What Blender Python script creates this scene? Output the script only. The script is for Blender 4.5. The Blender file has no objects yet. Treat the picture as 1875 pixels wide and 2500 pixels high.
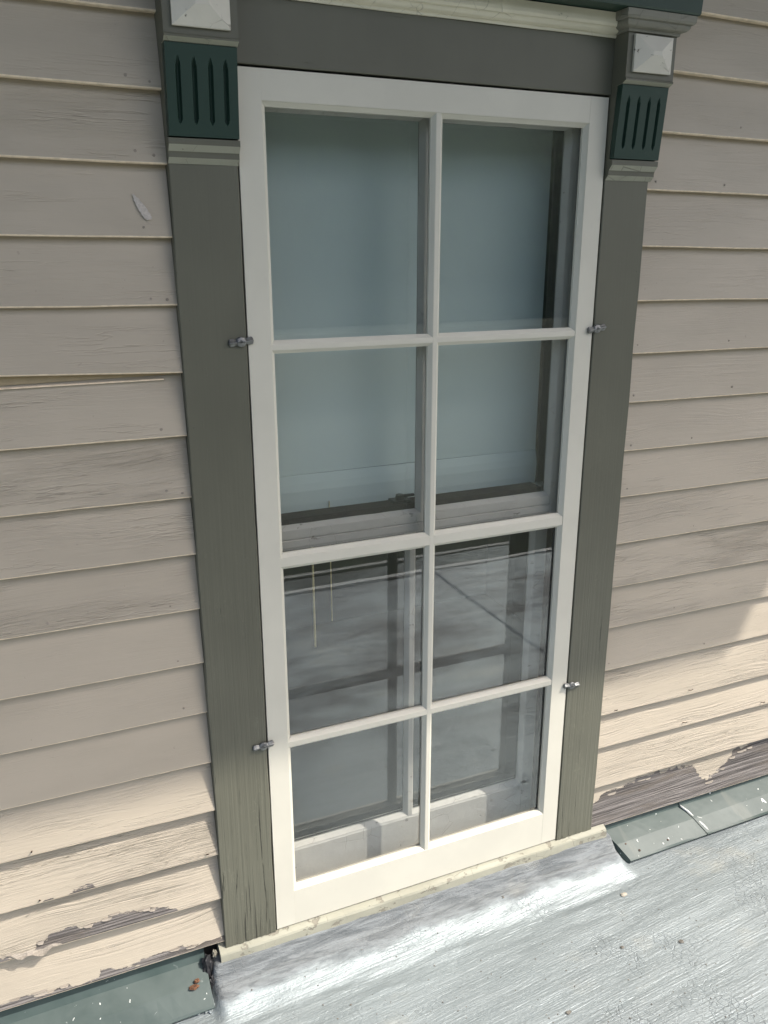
import bpy, bmesh, math, random
import numpy as np
from mathutils import Vector, Matrix, noise as mnoise

random.seed(7)
S = bpy.context.scene
COL = S.collection

# ------------------------------------------------------------------ camera
cam_d = bpy.data.cameras.new('camera')
cam = bpy.data.objects.new('camera', cam_d)
COL.objects.link(cam)
_r = Vector((0.91618, -0.40076, -0.00117)); _u = Vector((0.12142, 0.27481, 0.95380)); _f = Vector((0.38192, 0.87400, -0.30044))
cam.matrix_world = Matrix(((_r.x, _u.x, -_f.x, -0.80589), (_r.y, _u.y, -_f.y, -1.57444), (_r.z, _u.z, -_f.z, 1.56135), (0, 0, 0, 1)))
cam_d.sensor_fit = 'VERTICAL'; cam_d.sensor_height = 36.0; cam_d.lens = 36.0 * 2025 / 2500
cam_d.clip_start = 0.02; cam_d.clip_end = 2000
S.camera = cam

# ------------------------------------------------------------------ sky, sun, exposure
SUN = Vector((1.2, -1.0, 2.0)).normalized()
w = bpy.data.worlds.new('World'); S.world = w; w.use_nodes = True
wn = w.node_tree.nodes; wl = w.node_tree.links
bg = wn['Background']
sky = wn.new('ShaderNodeTexSky'); sky.sky_type = 'NISHITA'; sky.sun_disc = False
sky.air_density = 1.0; sky.dust_density = 4.0; sky.ozone_density = 1.0
sky.sun_elevation = math.asin(SUN.z); sky.sun_rotation = math.atan2(SUN.x, SUN.y)
wl.new(sky.outputs[0], bg.inputs[0]); bg.inputs[1].default_value = 0.15
sd = bpy.data.lights.new('sun', 'SUN'); sd.energy = 3.0; sd.angle = math.radians(0.9); sd.color = (1.0, 0.94, 0.86)
sun = bpy.data.objects.new('sun', sd); COL.objects.link(sun)
sun.rotation_euler = SUN.to_track_quat('Z', 'Y').to_euler(); sun.location = (3, -3, 6)
S.view_settings.view_transform = 'Standard'; S.view_settings.look = 'None'
S.view_settings.exposure = 0.86; S.view_settings.gamma = 1.0
S.view_settings.use_curve_mapping = False
S.cycles.max_bounces = 5; S.cycles.diffuse_bounces = 3; S.cycles.blur_glossy = 1.0; S.cycles.glossy_bounces = 3; S.cycles.transparent_max_bounces = 10

# ------------------------------------------------------------------ node helpers
class NT:
    def __init__(s, name):
        s.m = bpy.data.materials.new(name); s.m.use_nodes = True
        s.t = s.m.node_tree; s.t.nodes.clear()
        s.out = s.n('ShaderNodeOutputMaterial'); s.bsdf = s.n('ShaderNodeBsdfPrincipled')
        s.l(s.bsdf.outputs[0], s.out.inputs[0])
        s.tc = s.n('ShaderNodeTexCoord'); s.oi = s.n('ShaderNodeObjectInfo')
        mul = s.n('ShaderNodeVectorMath'); mul.operation = 'SCALE'
        comb = s.n('ShaderNodeCombineXYZ')
        rnd = s.oi.outputs['Random']
        for i, k in enumerate((13.7, 29.3, 17.9)): s.l(s.math('MULTIPLY', rnd, k), comb.inputs[i])
        add = s.n('ShaderNodeVectorMath'); add.operation = 'ADD'
        s.l(s.tc.outputs['Object'], add.inputs[0]); s.l(comb.outputs[0], add.inputs[1])
        s.vec = add.outputs[0]; s.obj = s.tc.outputs['Object']
    def n(s, t): return s.t.nodes.new(t)
    def l(s, a, b): s.t.links.new(a, b)
    def set(s, sock, v):
        if hasattr(v, 'links') or hasattr(v, 'is_output'): s.l(v, sock)
        elif isinstance(v, (tuple, list)) and len(v) == 3 and sock.type == 'RGBA': sock.default_value = (*v, 1)
        else: sock.default_value = v
    def math(s, op, a, b=0.0, c=None, clamp=False):
        m = s.n('ShaderNodeMath'); m.operation = op; m.use_clamp = clamp
        s.set(m.inputs[0], a); s.set(m.inputs[1], b)
        if c is not None: s.set(m.inputs[2], c)
        return m.outputs[0]
    def map(s, scale, vec=None, loc=(0, 0, 0), rot=(0, 0, 0)):
        m = s.n('ShaderNodeMapping'); s.l(vec or s.vec, m.inputs[0])
        m.inputs['Scale'].default_value = scale; m.inputs['Location'].default_value = loc; m.inputs['Rotation'].default_value = rot
        return m.outputs[0]
    def noise(s, scale, detail=4, rough=.55, dist=0., vec=None, sc=1.0):
        t = s.n('ShaderNodeTexNoise'); s.l(s.map(scale, vec), t.inputs['Vector'])
        t.inputs['Scale'].default_value = sc; t.inputs['Detail'].default_value = detail
        t.inputs['Roughness'].default_value = rough; t.inputs['Distortion'].default_value = dist
        return t.outputs[0]
    def vor(s, scale, feature='DISTANCE_TO_EDGE', vec=None, rnd=1.0):
        t = s.n('ShaderNodeTexVoronoi'); t.feature = feature; s.l(s.map(scale, vec), t.inputs['Vector'])
        t.inputs['Scale'].default_value = 1.0; t.inputs['Randomness'].default_value = rnd
        return t.outputs['Distance']
    def ramp(s, v, a, b, lo=0.0, hi=1.0, smooth=True):
        m = s.n('ShaderNodeMapRange'); m.interpolation_type = 'SMOOTHSTEP' if smooth else 'LINEAR'
        s.set(m.inputs[0], v); s.set(m.inputs[1], a); s.set(m.inputs[2], b); s.set(m.inputs[3], lo); s.set(m.inputs[4], hi)
        return m.outputs[0]
    def mix(s, f, a, b):
        m = s.n('ShaderNodeMix'); m.data_type = 'RGBA'
        s.set(m.inputs[0], f); s.set(m.inputs[6], a); s.set(m.inputs[7], b)
        return m.outputs[2]
    def attr(s, name, typ='GEOMETRY'):
        a = s.n('ShaderNodeAttribute'); a.attribute_type = typ; a.attribute_name = name
        return a.outputs['Fac']
    def sep(s, vec=None):
        x = s.n('ShaderNodeSeparateXYZ'); s.l(vec or s.obj, x.inputs[0]); return x.outputs
    def bump(s, h, dist, strength=1.0, prev=None):
        b = s.n('ShaderNodeBump'); s.set(b.inputs['Height'], h); b.inputs['Distance'].default_value = dist
        s.set(b.inputs['Strength'], strength)
        if prev is not None: s.l(prev, b.inputs['Normal'])
        return b.outputs[0]
    def fin(s, col=None, rough=None, normal=None, metal=None, spec=None):
        b = s.bsdf.inputs
        if col is not None: s.set(b['Base Color'], col)
        if rough is not None: s.set(b['Roughness'], rough)
        if normal is not None: s.l(normal, b['Normal'])
        if metal is not None: s.set(b['Metallic'], metal)
        if spec is not None: s.set(b['Specular IOR Level'], spec)
        return s.m

def scl(c, k): return tuple(min(1, x * k) for x in c)

# ------------------------------------------------------------------ materials
def mat_clapboard():
    t = NT('taupe clapboard paint')
    grain = t.attr('grain', 'OBJECT')
    warp = t.noise((2.2, 1, 9), 2, .5)
    z = t.sep(t.vec)
    # curved grain rings: noise stretched along the board, bent by a slow warp
    comb = t.n('ShaderNodeCombineXYZ')
    t.l(t.math('MULTIPLY', z[0], 2.0), comb.inputs[0]); t.l(z[1], comb.inputs[1])
    t.l(t.math('ADD', t.math('MULTIPLY', z[2], 120.0), t.math('MULTIPLY', warp, 8.0)), comb.inputs[2])
    gn = t.n('ShaderNodeTexNoise'); t.l(comb.outputs[0], gn.inputs['Vector']); gn.inputs['Scale'].default_value = 1.6
    gn.inputs['Detail'].default_value = 4; gn.inputs['Roughness'].default_value = .68
    g1 = gn.outputs[0]
    patch = t.ramp(t.noise((3, 2, 14), 3), .40, .62)
    fine = t.noise((60, 60, 600), 3, .6)
    # paint loss
    vh = t.attr('vh'); peel = t.attr('peel')
    jag = t.math('SUBTRACT', t.noise((34, 1, 120), 4, .7), .5)
    edge = t.math('ADD', peel, t.math('MULTIPLY', jag, t.math('MULTIPLY', t.ramp(peel, 0, .06), .30)))
    bare = t.ramp(t.math('SUBTRACT', edge, vh), -.004, .004)
    # thin lines where paint has split along the grain: pale broken edge with a dark slit above it
    amt = t.math('MULTIPLY', t.math('MINIMUM', t.math('MULTIPLY', grain, 1.5), 1.0), t.ramp(t.noise((3.5, 2, 16), 3), .44, .60))
    def split(off):
        v2 = t.map((4.5, 1, 85), t.vec, loc=(0, 0, off))
        q = t.n('ShaderNodeTexNoise'); t.l(v2, q.inputs['Vector']); q.inputs['Scale'].default_value = 1.0; q.inputs['Detail'].default_value = 3; q.inputs['Roughness'].default_value = .6
        return t.ramp(t.math('ABSOLUTE', t.math('SUBTRACT', q.outputs[0], .54)), .0, .022, 1.0, 0.0)
    pale = t.math('MULTIPLY', split(0.0), amt); slit = t.math('MULTIPLY', split(.14), amt); crack = slit
    big = t.noise((2.5, 2, 8), 4)
    paint = t.mix(t.ramp(big, .3, .7), (0.408, 0.358, 0.283), (0.456, 0.400, 0.317))
    specks = t.ramp(t.noise((90, 50, 90), 2, .5), .74, .78)
    paint = t.mix(t.math('MULTIPLY', specks, .25), paint, (0.16, 0.14, 0.12))
    paint = t.mix(t.math('MULTIPLY', slit, .35), paint, (0.17, 0.15, 0.125))
    paint = t.mix(t.math('MULTIPLY', pale, .40), paint, (0.68, 0.60, 0.47))
    wood = t.mix(t.ramp(t.noise((2.5, 1, 210), 4, .7, .2), .38, .62), (0.075, 0.068, 0.064), (0.235, 0.215, 0.20))
    wood = t.mix(t.ramp(t.noise((7, 1, 40), 4), .5, .75), wood, (0.15, 0.13, 0.11))
    col = t.mix(bare, paint, wood)
    gs = t.math('MULTIPLY', grain, t.math('ADD', t.math('MULTIPLY', patch, .75), .25))
    gs = t.math('MAXIMUM', gs, t.math('MULTIPLY', bare, .8))
    n1 = t.bump(g1, .0085, gs)
    n2 = t.bump(t.math('SUBTRACT', 1.0, t.math('MAXIMUM', bare, crack)), .0010, .8, n1)
    n3 = t.bump(fine, .0004, .5, n2)
    n4 = t.bump(t.noise((9, 9, 24), 3), .0025, .35, n3)
    return t.fin(col, t.math('ADD', .52, t.math('MULTIPLY', bare, .33)), n4, spec=.35)

def mat_trim(name, col, weather=1.0, rough=.5, zaxis=True, crackcol=None, zlow=(0.0, 1.5)):
    """painted wood; splits and grain grow towards the weathered foot (a real wear pattern of the boards)"""
    t = NT(name)
    z = t.sep()[2]
    wear = t.ramp(t.math('ADD', z, t.math('MULTIPLY', t.noise((6, 6, 2), 3), .5)), zlow[0] + .15, zlow[1], 1.0, .10, smooth=False)
    wear = t.math('MULTIPLY', wear, weather)
    sc = (1.0, 1.0, 1.0)
    g = t.noise((150, 120, 2.2) if zaxis else (2.2, 120, 150), 5, .6, .3)
    c = t.noise((150, 60, 3.4) if zaxis else (3.4, 60, 150), 4, .66, .6)
    thr = t.ramp(wear, 0, 1, .80, .585, smooth=False)
    crack = t.ramp(t.math('SUBTRACT', c, thr), 0.0, .012)
    hair = t.ramp(t.noise((70, 70, 9) if zaxis else (9, 70, 70), 5, .7, 1.2), .70, .72)
    big = t.noise((5, 5, 3), 4)
    cc = t.mix(t.ramp(big, .3, .7), scl(col, .93), scl(col, 1.07))
    sp = t.ramp(t.noise((120, 120, 110), 2, .5), .76, .79)
    cc = t.mix(t.math('MULTIPLY', sp, .45), cc, scl(col, .45))
    flake = t.math('MULTIPLY', t.ramp(t.math('ABSOLUTE', t.math('SUBTRACT', t.noise((75, 60, 14) if zaxis else (14, 60, 75), 3, .6, .8), .55)), 0, .02, 1.0, 0.0), t.math('MULTIPLY', wear, t.ramp(t.noise((12, 12, 5), 3), .45, .6)))
    cc = t.mix(t.math('MULTIPLY', flake, .30), cc, scl(col, 2.0))
    cc = t.mix(t.math('MULTIPLY', crack, .85), cc, crackcol or scl(col, .16))
    n = t.bump(g, .0030, t.math('MULTIPLY', wear, .9))
    n = t.bump(t.math('SUBTRACT', 1.0, crack), .0030, .9, n)
    n = t.bump(hair, .0016, .6, n)
    n = t.bump(t.noise((14, 14, 14), 3), .0018, .3, n)
    return t.fin(cc, rough, n, spec=.4)

def mat_paint(name, col, rough=.45, dirt=.15, dirtcol=None, bump=.25, spec=.45, dscale=60):
    t = NT(name)
    big = t.noise((7, 7, 7), 4)
    cc = t.mix(t.ramp(big, .3, .7), scl(col, .965), scl(col, 1.03))
    d = t.ramp(t.noise((dscale, dscale, dscale), 4, .65), .62, .75)
    cc = t.mix(t.math('MULTIPLY', d, dirt), cc, dirtcol or scl(col, .4))
    n = t.bump(t.noise((25, 25, 25), 3), .0012, bump)
    n = t.bump(t.noise((300, 300, 300), 2), .0002, bump, n)
    return t.fin(cc, rough, n, spec=spec)

def mat_chipped(name, col, col2, amt=.62, scale=38, rough=.6):
    t = NT(name)
    f = t.ramp(t.noise((scale, scale, scale * 1.6), 5, .65), amt, amt + .03)
    vein = t.ramp(t.vor((22, 22, 22), vec=t.vec), .0, .02, .6, .0)
    f = t.math('MAXIMUM', f, t.math('MULTIPLY', vein, t.ramp(t.noise((9, 9, 9), 3), .5, .62)))
    big = t.noise((6, 6, 6), 4)
    cc = t.mix(t.ramp(big, .3, .7), scl(col, .9), scl(col, 1.08))
    cc = t.mix(f, cc, col2)
    n = t.bump(t.math('SUBTRACT', 1.0, f), .0012, .9)
    n = t.bump(t.noise((30, 30, 30), 5), .004, .35, n)
    return t.fin(cc, rough, n, spec=.35)

def mat_deck():
    t = NT('aluminium roof coating')
    v = t.map((1, 1, 1), t.obj, rot=(0, 0, math.radians(-4)))
    wob = t.noise((3, 3, 3), 2, .5, 0, t.obj)
    s = t.sep(v)
    comb = t.n('ShaderNodeCombineXYZ')
    t.l(t.math('MULTIPLY', s[0], 9.0), comb.inputs[0])
    t.l(t.math('ADD', t.math('MULTIPLY', s[1], 250.0), t.math('MULTIPLY', wob, 5.0)), comb.inputs[1]); t.l(t.math('MULTIPLY', s[2], 150.0), comb.inputs[2])
    gn = t.n('ShaderNodeTexNoise'); t.l(comb.outputs[0], gn.inputs['Vector']); gn.inputs['Scale'].default_value = 1.0
    gn.inputs['Detail'].default_value = 4; gn.inputs['Roughness'].default_value = .6
    brush = gn.outputs[0]
    broad = t.noise((2.5, 26, 10), 4, .6, .4, v)
    orange = t.noise((150, 150, 150), 3, .6, 0, t.obj)
    dv = t.n('ShaderNodeVectorMath'); dv.operation = 'ADD'
    wn_ = t.n('ShaderNodeTexNoise'); t.l(t.obj, wn_.inputs['Vector']); wn_.inputs['Scale'].default_value = 30
    sc_ = t.n('ShaderNodeVectorMath'); sc_.operation = 'SCALE'; t.l(wn_.outputs['Color'], sc_.inputs[0]); sc_.inputs['Scale'].default_value = .02
    t.l(t.obj, dv.inputs[0]); t.l(sc_.outputs[0], dv.inputs[1])
    cr = t.ramp(t.vor((60, 60, 30), vec=dv.outputs[0]), .0, .05, 1.0, 0.0)
    crm = t.ramp(t.noise((4.5, 4.5, 4.5), 4, .6, 0, t.obj), .46, .62)
    cr = t.math('MULTIPLY', cr, crm)
    stain = t.ramp(t.noise((1.6, 3.6, 1), 5, .66, .5, t.obj), .42, .60)
    yl = t.sep(t.obj)[1]
    stain = t.math('MULTIPLY', stain, t.ramp(yl, -1.0, -.5, 1.0, .12))
    grit = t.ramp(t.noise((75, 75, 75), 3, .6, 0, t.obj), .70, .75)
    warm = t.ramp(t.noise((5, 8, 5), 4, .6, 0, t.obj), .55, .75)
    cc = t.mix(t.ramp(broad, .3, .7), (0.255, 0.293, 0.303), (0.312, 0.353, 0.364))
    cc = t.mix(t.math('MULTIPLY', t.ramp(brush, .52, .70), .10), cc, (0.52, 0.55, 0.55))
    old = t.ramp(t.math('ADD', t.sep(t.obj)[2], t.math('MULTIPLY', t.noise((14, 30, 30), 4, .6, 0, t.obj), .030)), -.070, -.052)
    cc = t.mix(t.math('MULTIPLY', old, .85), cc, t.mix(t.ramp(t.noise((9, 60, 70), 5, .7, .5, t.obj), .38, .62), (0.085, 0.092, 0.096), (0.20, 0.215, 0.22)))
    cc = t.mix(t.math('MULTIPLY', warm, .3), cc, (0.46, 0.45, 0.38))
    cc = t.mix(t.math('MULTIPLY', stain, .85), cc, (0.12, 0.125, 0.125))
    cc = t.mix(t.math('MULTIPLY', cr, .28), cc, (0.20, 0.21, 0.21))
    cc = t.mix(t.math('MULTIPLY', grit, .5), cc, (0.22, 0.22, 0.20))
    cr = t.math('MULTIPLY', cr, t.ramp(yl, -.30, -.14, 1.0, .45))
    n = t.bump(brush, .0019, .9)
    n = t.bump(t.noise((9, 60, 70), 5, .7, .5, t.obj), .006, t.math('MULTIPLY', old, .9), n)
    n = t.bump(orange, .0016, .7, n)
    n = t.bump(t.math('SUBTRACT', 1.0, cr), .0014, .9, n)
    n = t.bump(broad, .004, .5, n)
    return t.fin(cc, t.math('ADD', t.ramp(broad, .3, .7, .45, .55), t.math('MULTIPLY', old, .35)), n, metal=t.math('MULTIPLY', t.math('SUBTRACT', 1.0, old), .45), spec=.5)

def mat_flashing():
    t = NT('weathered green flashing')
    big = t.noise((6, 9, 9), 4, .6, .3)
    cc = t.mix(t.ramp(big, .35, .65), (0.038, 0.060, 0.055), (0.060, 0.084, 0.078))
    run = t.ramp(t.noise((16, 3, 3), 3, .5), .62, .70)
    cc = t.mix(t.math('MULTIPLY', run, .5), cc, (0.10, 0.115, 0.10))
    spl = t.ramp(t.noise((75, 60, 60), 2, .55, .6), .705, .725)
    spl = t.math('MULTIPLY', spl, t.ramp(t.noise((9, 9, 9), 2), .42, .55))
    cc = t.mix(spl, cc, (0.62, 0.65, 0.62))
    n = t.bump(t.noise((10, 10, 10), 3), .004, .5)
    n = t.bump(spl, .0006, .6, n)
    return t.fin(cc, .5, n, metal=.0, spec=.4)

def mat_glass(name, tint=(1, 1, 1)):
    t = NT(name); t.t.nodes.remove(t.bsdf)
    lw = t.n('ShaderNodeFresnel'); geo = t.n('ShaderNodeNewGeometry')
    t.l(t.ramp(geo.outputs['Backfacing'], 0, 1, 1.57, 1 / 1.57, smooth=False), lw.inputs[0])   # same 1.57 pane from either side
    # a pane has two faces: combined reflectance 2F/(1+F)
    f = t.math('DIVIDE', t.math('MULTIPLY', lw.outputs[0], 2.0), t.math('ADD', lw.outputs[0], 1.0), clamp=True)
    tr = t.n('ShaderNodeBsdfTransparent'); tr.inputs[0].default_value = (*tint, 1)
    gl = t.n('ShaderNodeBsdfGlossy'); gl.inputs['Color'].default_value = (.96, 1.0, .99, 1); gl.inputs['Roughness'].default_value = 0.0
    nb = t.bump(t.noise((2.0, 2.0, 2.5), 2, .5), .0016, .35)
    t.l(nb, gl.inputs['Normal'])
    df = t.n('ShaderNodeBsdfDiffuse'); df.inputs[0].default_value = (.6, .62, .6, 1)
    dust = t.ramp(t.noise((38, 38, 38), 3, .5), .775, .80, 0, .35)
    film = t.math('ADD', dust, t.ramp(t.noise((3, 3, 3), 5, .65), .4, .75, .001, .010))
    m1 = t.n('ShaderNodeMixShader'); t.l(film, m1.inputs[0]); t.l(tr.outputs[0], m1.inputs[1]); t.l(df.outputs[0], m1.inputs[2])
    m2 = t.n('ShaderNodeMixShader'); t.l(f, m2.inputs[0]); t.l(m1.outputs[0], m2.inputs[1]); t.l(gl.outputs[0], m2.inputs[2])
    t.l(m2.outputs[0], t.out.inputs[0])
    return t.m

def mat_shade():
    t = NT('blue grey shade cloth')
    f = t.noise((900, 900, 900), 2)
    big = t.noise((2, 2, 1.2), 3)
    cc = t.mix(t.ramp(big, .3, .7), (0.49, 0.57, 0.55), (0.53, 0.605, 0.585))
    return t.fin(cc, .8, t.bump(f, .0003, .4, t.bump(t.noise((3, 3, .8), 2), .01, .25)), spec=.2)

def mat_simple(name, col, rough=.6, metal=0., n=40, amt=.15, bump=.002):
    t = NT(name)
    f = t.noise((n, n, n), 4)
    return t.fin(t.mix(t.ramp(f, .3, .7), scl(col, 1 - amt), scl(col, 1 + amt)), rough, t.bump(f, bump, .4), metal=metal)

M = dict(
    clap=mat_clapboard(),
    olive=mat_trim('olive grey trim paint', (0.121, 0.120, 0.089), 1.0, .48),
    olive_h=mat_trim('olive grey head paint', (0.121, 0.120, 0.089), .25, .48, zaxis=False),
    cream=mat_paint('cream storm sash paint', (0.60, 0.577, 0.488), .42, .06, bump=.16),
    moulding=mat_chipped('cream moulding paint', (0.74, 0.70, 0.55), (0.36, 0.33, 0.26), .69, 34, .5),
    rosette=mat_chipped('chipped cream rosette paint', (0.66, 0.63, 0.54), (0.16, 0.14, 0.11), .66, 45, .55),
    green=mat_paint('dark green gloss paint', (0.017, 0.044, 0.031), .5, .25, (0.07, 0.10, 0.08), .3, dscale=25),
    sash=mat_chipped('old grey sash paint', (0.36, 0.355, 0.315), (0.20, 0.19, 0.165), .66, 30, .6),
    sill=mat_chipped('yellowed sill paint', (0.32, 0.315, 0.25), (0.23, 0.215, 0.17), .57, 22, .6),
    stain=mat_simple('dark brown stained wood', (0.018, 0.009, 0.008), .8, n=30, amt=.35),
    maroon=mat_chipped('old maroon sill paint', (0.13, 0.075, 0.062), (0.27, 0.255, 0.22), .60, 26, .65),
    deck=mat_deck(), flash=mat_flashing(), glass=mat_glass('storm glass'), glass2=mat_glass('old sash glass', (.95, .97, .96)),
    shade=mat_shade(),
    pewter=mat_simple('dull pewter metal', (0.17, 0.175, 0.17), .45, .7, n=90, amt=.3, bump=.0008),
    nail=mat_simple('rusty nail iron', (0.09, 0.06, 0.045), .7, .4, n=200, amt=.4, bump=.0004),
    rust=mat_simple('flaking rust', (0.13, 0.06, 0.03), .9, 0, n=120, amt=.6, bump=.002),
    dark=mat_simple('dark interior wall', (0.02, 0.019, 0.018), .8, n=3),
    brass=mat_simple('pale straw cord', (0.55, 0.46, 0.24), .5, n=200, amt=.2, bump=.001),
    lock=mat_simple('blackened iron', (0.025, 0.025, 0.024), .45, .5, n=60),
    tan=mat_simple('old tan paint', (0.37, 0.295, 0.18), .7, n=50, amt=.06, bump=.001),
    butt=mat_simple('cream edge with painted bounce', (0.76, 0.635, 0.47), .6, n=60, amt=.12, bump=.001),  # cream edge colour, lightened further to paint in bounce from the deck
    olive_bounce=mat_chipped('olive bead with painted bounce', (0.33, 0.33, 0.26), (0.14, 0.135, 0.11), .70, 40, .5),  # lighter olive: deck bounce on the bead undersides, put into the colour
    capm=mat_chipped('grey cap paint', (0.21, 0.205, 0.165), (0.12, 0.115, 0.09), .70, 40, .5),
    scuff=mat_simple('pale scuff', (0.49, 0.45, 0.40), .7, n=200, amt=.15, bump=.0006),
    soffit=mat_simple('soffit paint', (0.36, 0.33, 0.27), .6, n=4, amt=.06),
    roofing=mat_simple('dark roofing', (0.06, 0.06, 0.06), .8, n=60),
    caulk=mat_simple('old sealant', (0.55, 0.56, 0.54), .7, n=80, amt=.2, bump=.003),
    gap_black=mat_simple('dark gap black', (0.02, 0.02, 0.022), .55, n=60, amt=.3, bump=.003),  # black that stands in for the shaded gap beside the sill
    grass=mat_simple('grass', (0.018, 0.026, 0.012), .9, n=2, amt=.3, bump=.05),
    leaf=mat_simple('added wooded slope', (0.035, 0.052, 0.025), .95, n=1, amt=.5, bump=.3),
    chip=mat_simple('paint chip', (0.36, 0.33, 0.27), .7, n=90),
    grit=mat_simple('roof grit', (0.15, 0.14, 0.12), .8, n=90, amt=.4),
)

# ------------------------------------------------------------------ object helpers
def link(name, me, mat, parent=None, smooth=False):
    o = bpy.data.objects.new(name, me); COL.objects.link(o)
    if mat is not None and not me.materials: me.materials.append(mat)
    if smooth:
        for p in me.polygons: p.use_smooth = True
    if parent is not None:
        o.parent = parent
        if parent.type == 'EMPTY': o.matrix_parent_inverse = Matrix.Translation(-parent.location)
    return o
def mesh(name, V, F):
    me = bpy.data.meshes.new(name); me.from_pydata([tuple(v) for v in V], [], [tuple(f) for f in F]); me.update(); return me
def from_bm(name, bm):
    bmesh.ops.recalc_face_normals(bm, faces=bm.faces)
    me = bpy.data.meshes.new(name); bm.to_mesh(me); bm.free(); return me
def tag(o, label, cat=None, group=None, kind=None):
    o['label'] = label
    if cat: o['category'] = cat
    if group: o['group'] = group
    if kind: o['kind'] = kind
    return o
def struct(o): o['kind'] = 'structure'; return o
def thing(name, loc, label, cat, group=None):
    e = bpy.data.objects.new(name, None); e.empty_display_size = .05; COL.objects.link(e); e.location = loc
    return tag(e, label, cat, group)
def add_box(bm, x0, x1, y0, y1, z0, z1, bev=.0012):
    r = bmesh.ops.create_cube(bm, size=1.0)
    vs = r['verts']
    for v in vs:
        v.co = Vector(((x0 + x1) / 2 + v.co.x * (x1 - x0), (y0 + y1) / 2 + v.co.y * (y1 - y0), (z0 + z1) / 2 + v.co.z * (z1 - z0)))
    if bev:
        es = list({e for v in vs for e in v.link_edges})
        bmesh.ops.bevel(bm, geom=es, offset=bev, segments=2, profile=.6, affect='EDGES')
def box(name, mat, parent, *a, bev=.0012):
    bm = bmesh.new(); add_box(bm, *a, bev=bev); return link(name, from_bm(name, bm), mat, parent)
def extrude_x(name, mat, parent, prof, x0, x1, closed=True, cap=True, nx=1, jitter=0.0, seed=0):
    """profile of (y,z) points run along x"""
    n = len(prof); V = []; F = []
    for i in range(nx + 1):
        x = x0 + (x1 - x0) * i / nx
        for j, (y, z) in enumerate(prof):
            d = mnoise.noise_vector(Vector((x * 9 + seed, j * 3.1, 0.5))) * jitter if jitter else Vector((0, 0, 0))
            V.append((x, y + d.y, z + d.z))
    m = n if closed else n - 1
    for i in range(nx):
        for j in range(m):
            a = i * n + j; b = i * n + (j + 1) % n
            F.append((a, b, b + n, a + n))
    if cap and closed:
        F.append(tuple(range(n))[::-1]); F.append(tuple(nx * n + j for j in range(n)))
    bm = bmesh.new(); me = mesh(name, V, F); bm.from_mesh(me); bpy.data.meshes.remove(me)
    return link(name, from_bm(name, bm), mat, parent)
def ring(name, mat, parent, x0, x1, z0, z1, prof, jitter=0, seed=0):
    """mitred bead round an opening; prof of (inset, y)"""
    V = []; F = []; n = len(prof)
    sub = 10 if jitter else 1
    corners = [(x0, z0, 1, 1), (x1, z0, -1, 1), (x1, z1, -1, -1), (x0, z1, 1, -1)]
    pts = []
    for k in range(4):
        a = corners[k]; b = corners[(k + 1) % 4]
        for s in range(sub):
            f = s / sub
            pts.append((a, b, f))
    for (a, b, f) in pts:
        for j, (o, y) in enumerate(prof):
            ax, az = a[0] + a[2] * o, a[1] + a[3] * o; bx_, bz = b[0] + b[2] * o, b[1] + b[3] * o
            x, z = ax + (bx_ - ax) * f, az + (bz - az) * f
            if jitter and f > 0 and j > 0:
                d = mnoise.noise_vector(Vector((x * 30 + seed, z * 30, j))) * jitter
                x += d.x; z += d.z
            V.append((x, y, z))
    N = len(pts)
    for i in range(N):
        for j in range(n - 1):
            a = i * n + j; b = ((i + 1) % N) * n + j
            F.append((a, b, b + 1, a + 1))
    return link(name, mesh(name, V, F), mat, parent)
def tube(name, mat, parent, pts, r, n=8):
    V = []; F = []
    for i, p in enumerate(pts):
        p = Vector(p); q = Vector(pts[min(i + 1, len(pts) - 1)]); o = Vector(pts[max(i - 1, 0)])
        d = (q - o).normalized(); a = d.orthogonal().normalized(); b = d.cross(a)
        rr = r[i] if isinstance(r, (list, tuple)) else r
        for k in range(n):
            t = 2 * math.pi * k / n; V.append(p + a * math.cos(t) * rr + b * math.sin(t) * rr)
    for i in range(len(pts) - 1):
        for k in range(n):
            F.append((i * n + k, i * n + (k + 1) % n, (i + 1) * n + (k + 1) % n, (i + 1) * n + k))
    F.append(tuple(range(n))[::-1]); F.append(tuple((len(pts) - 1) * n + k for k in range(n)))
    return link(name, mesh(name, V, F), mat, parent, smooth=True)

# ================================================================== ground, roof deck
ZD = -0.10
struct(link('ground', mesh('ground', [(-300, -300, -4.2), (300, -300, -4.2), (300, 60, -4.2), (-300, 60, -4.2)], [(0, 1, 2, 3)]), M['grass']))

def smooth(a, b, x):
    t = np.clip((x - a) / (b - a), 0, 1); return t * t * (3 - 2 * t)
def vnoise(x, y, seed, scale):
    """value noise on arrays"""
    rs = np.random.RandomState(seed); T = rs.rand(64, 64)
    u = x * scale; v = y * scale; iu = np.floor(u).astype(int); iv = np.floor(v).astype(int); fu = u - iu; fv = v - iv
    fu = fu * fu * (3 - 2 * fu); fv = fv * fv * (3 - 2 * fv)
    g = lambda a, b: T[a % 64, b % 64]
    return (g(iu, iv) * (1 - fu) * (1 - fv) + g(iu + 1, iv) * fu * (1 - fv) + g(iu, iv + 1) * (1 - fu) * fv + g(iu + 1, iv + 1) * fu * fv) - .5
xs = np.concatenate([np.linspace(-7, -1.3, 24)[:-1], np.arange(-1.3, 1.6, .0075), np.linspace(1.6, 7, 24)])
ys = np.concatenate([np.linspace(-2.16, -0.95, 60)[:-1], np.arange(-.95, -.20, .0085), np.arange(-.20, -.0149, .0045), [-.012, .02]])
X, Y = np.meshgrid(xs, ys, indexing='ij')
d = -Y
upw = smooth(-.580, -.552, X) * (1 - smooth(.575, .610, X))            # membrane turned up under the window only
wav = vnoise(X, Y, 3, 9) * .010
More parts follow.
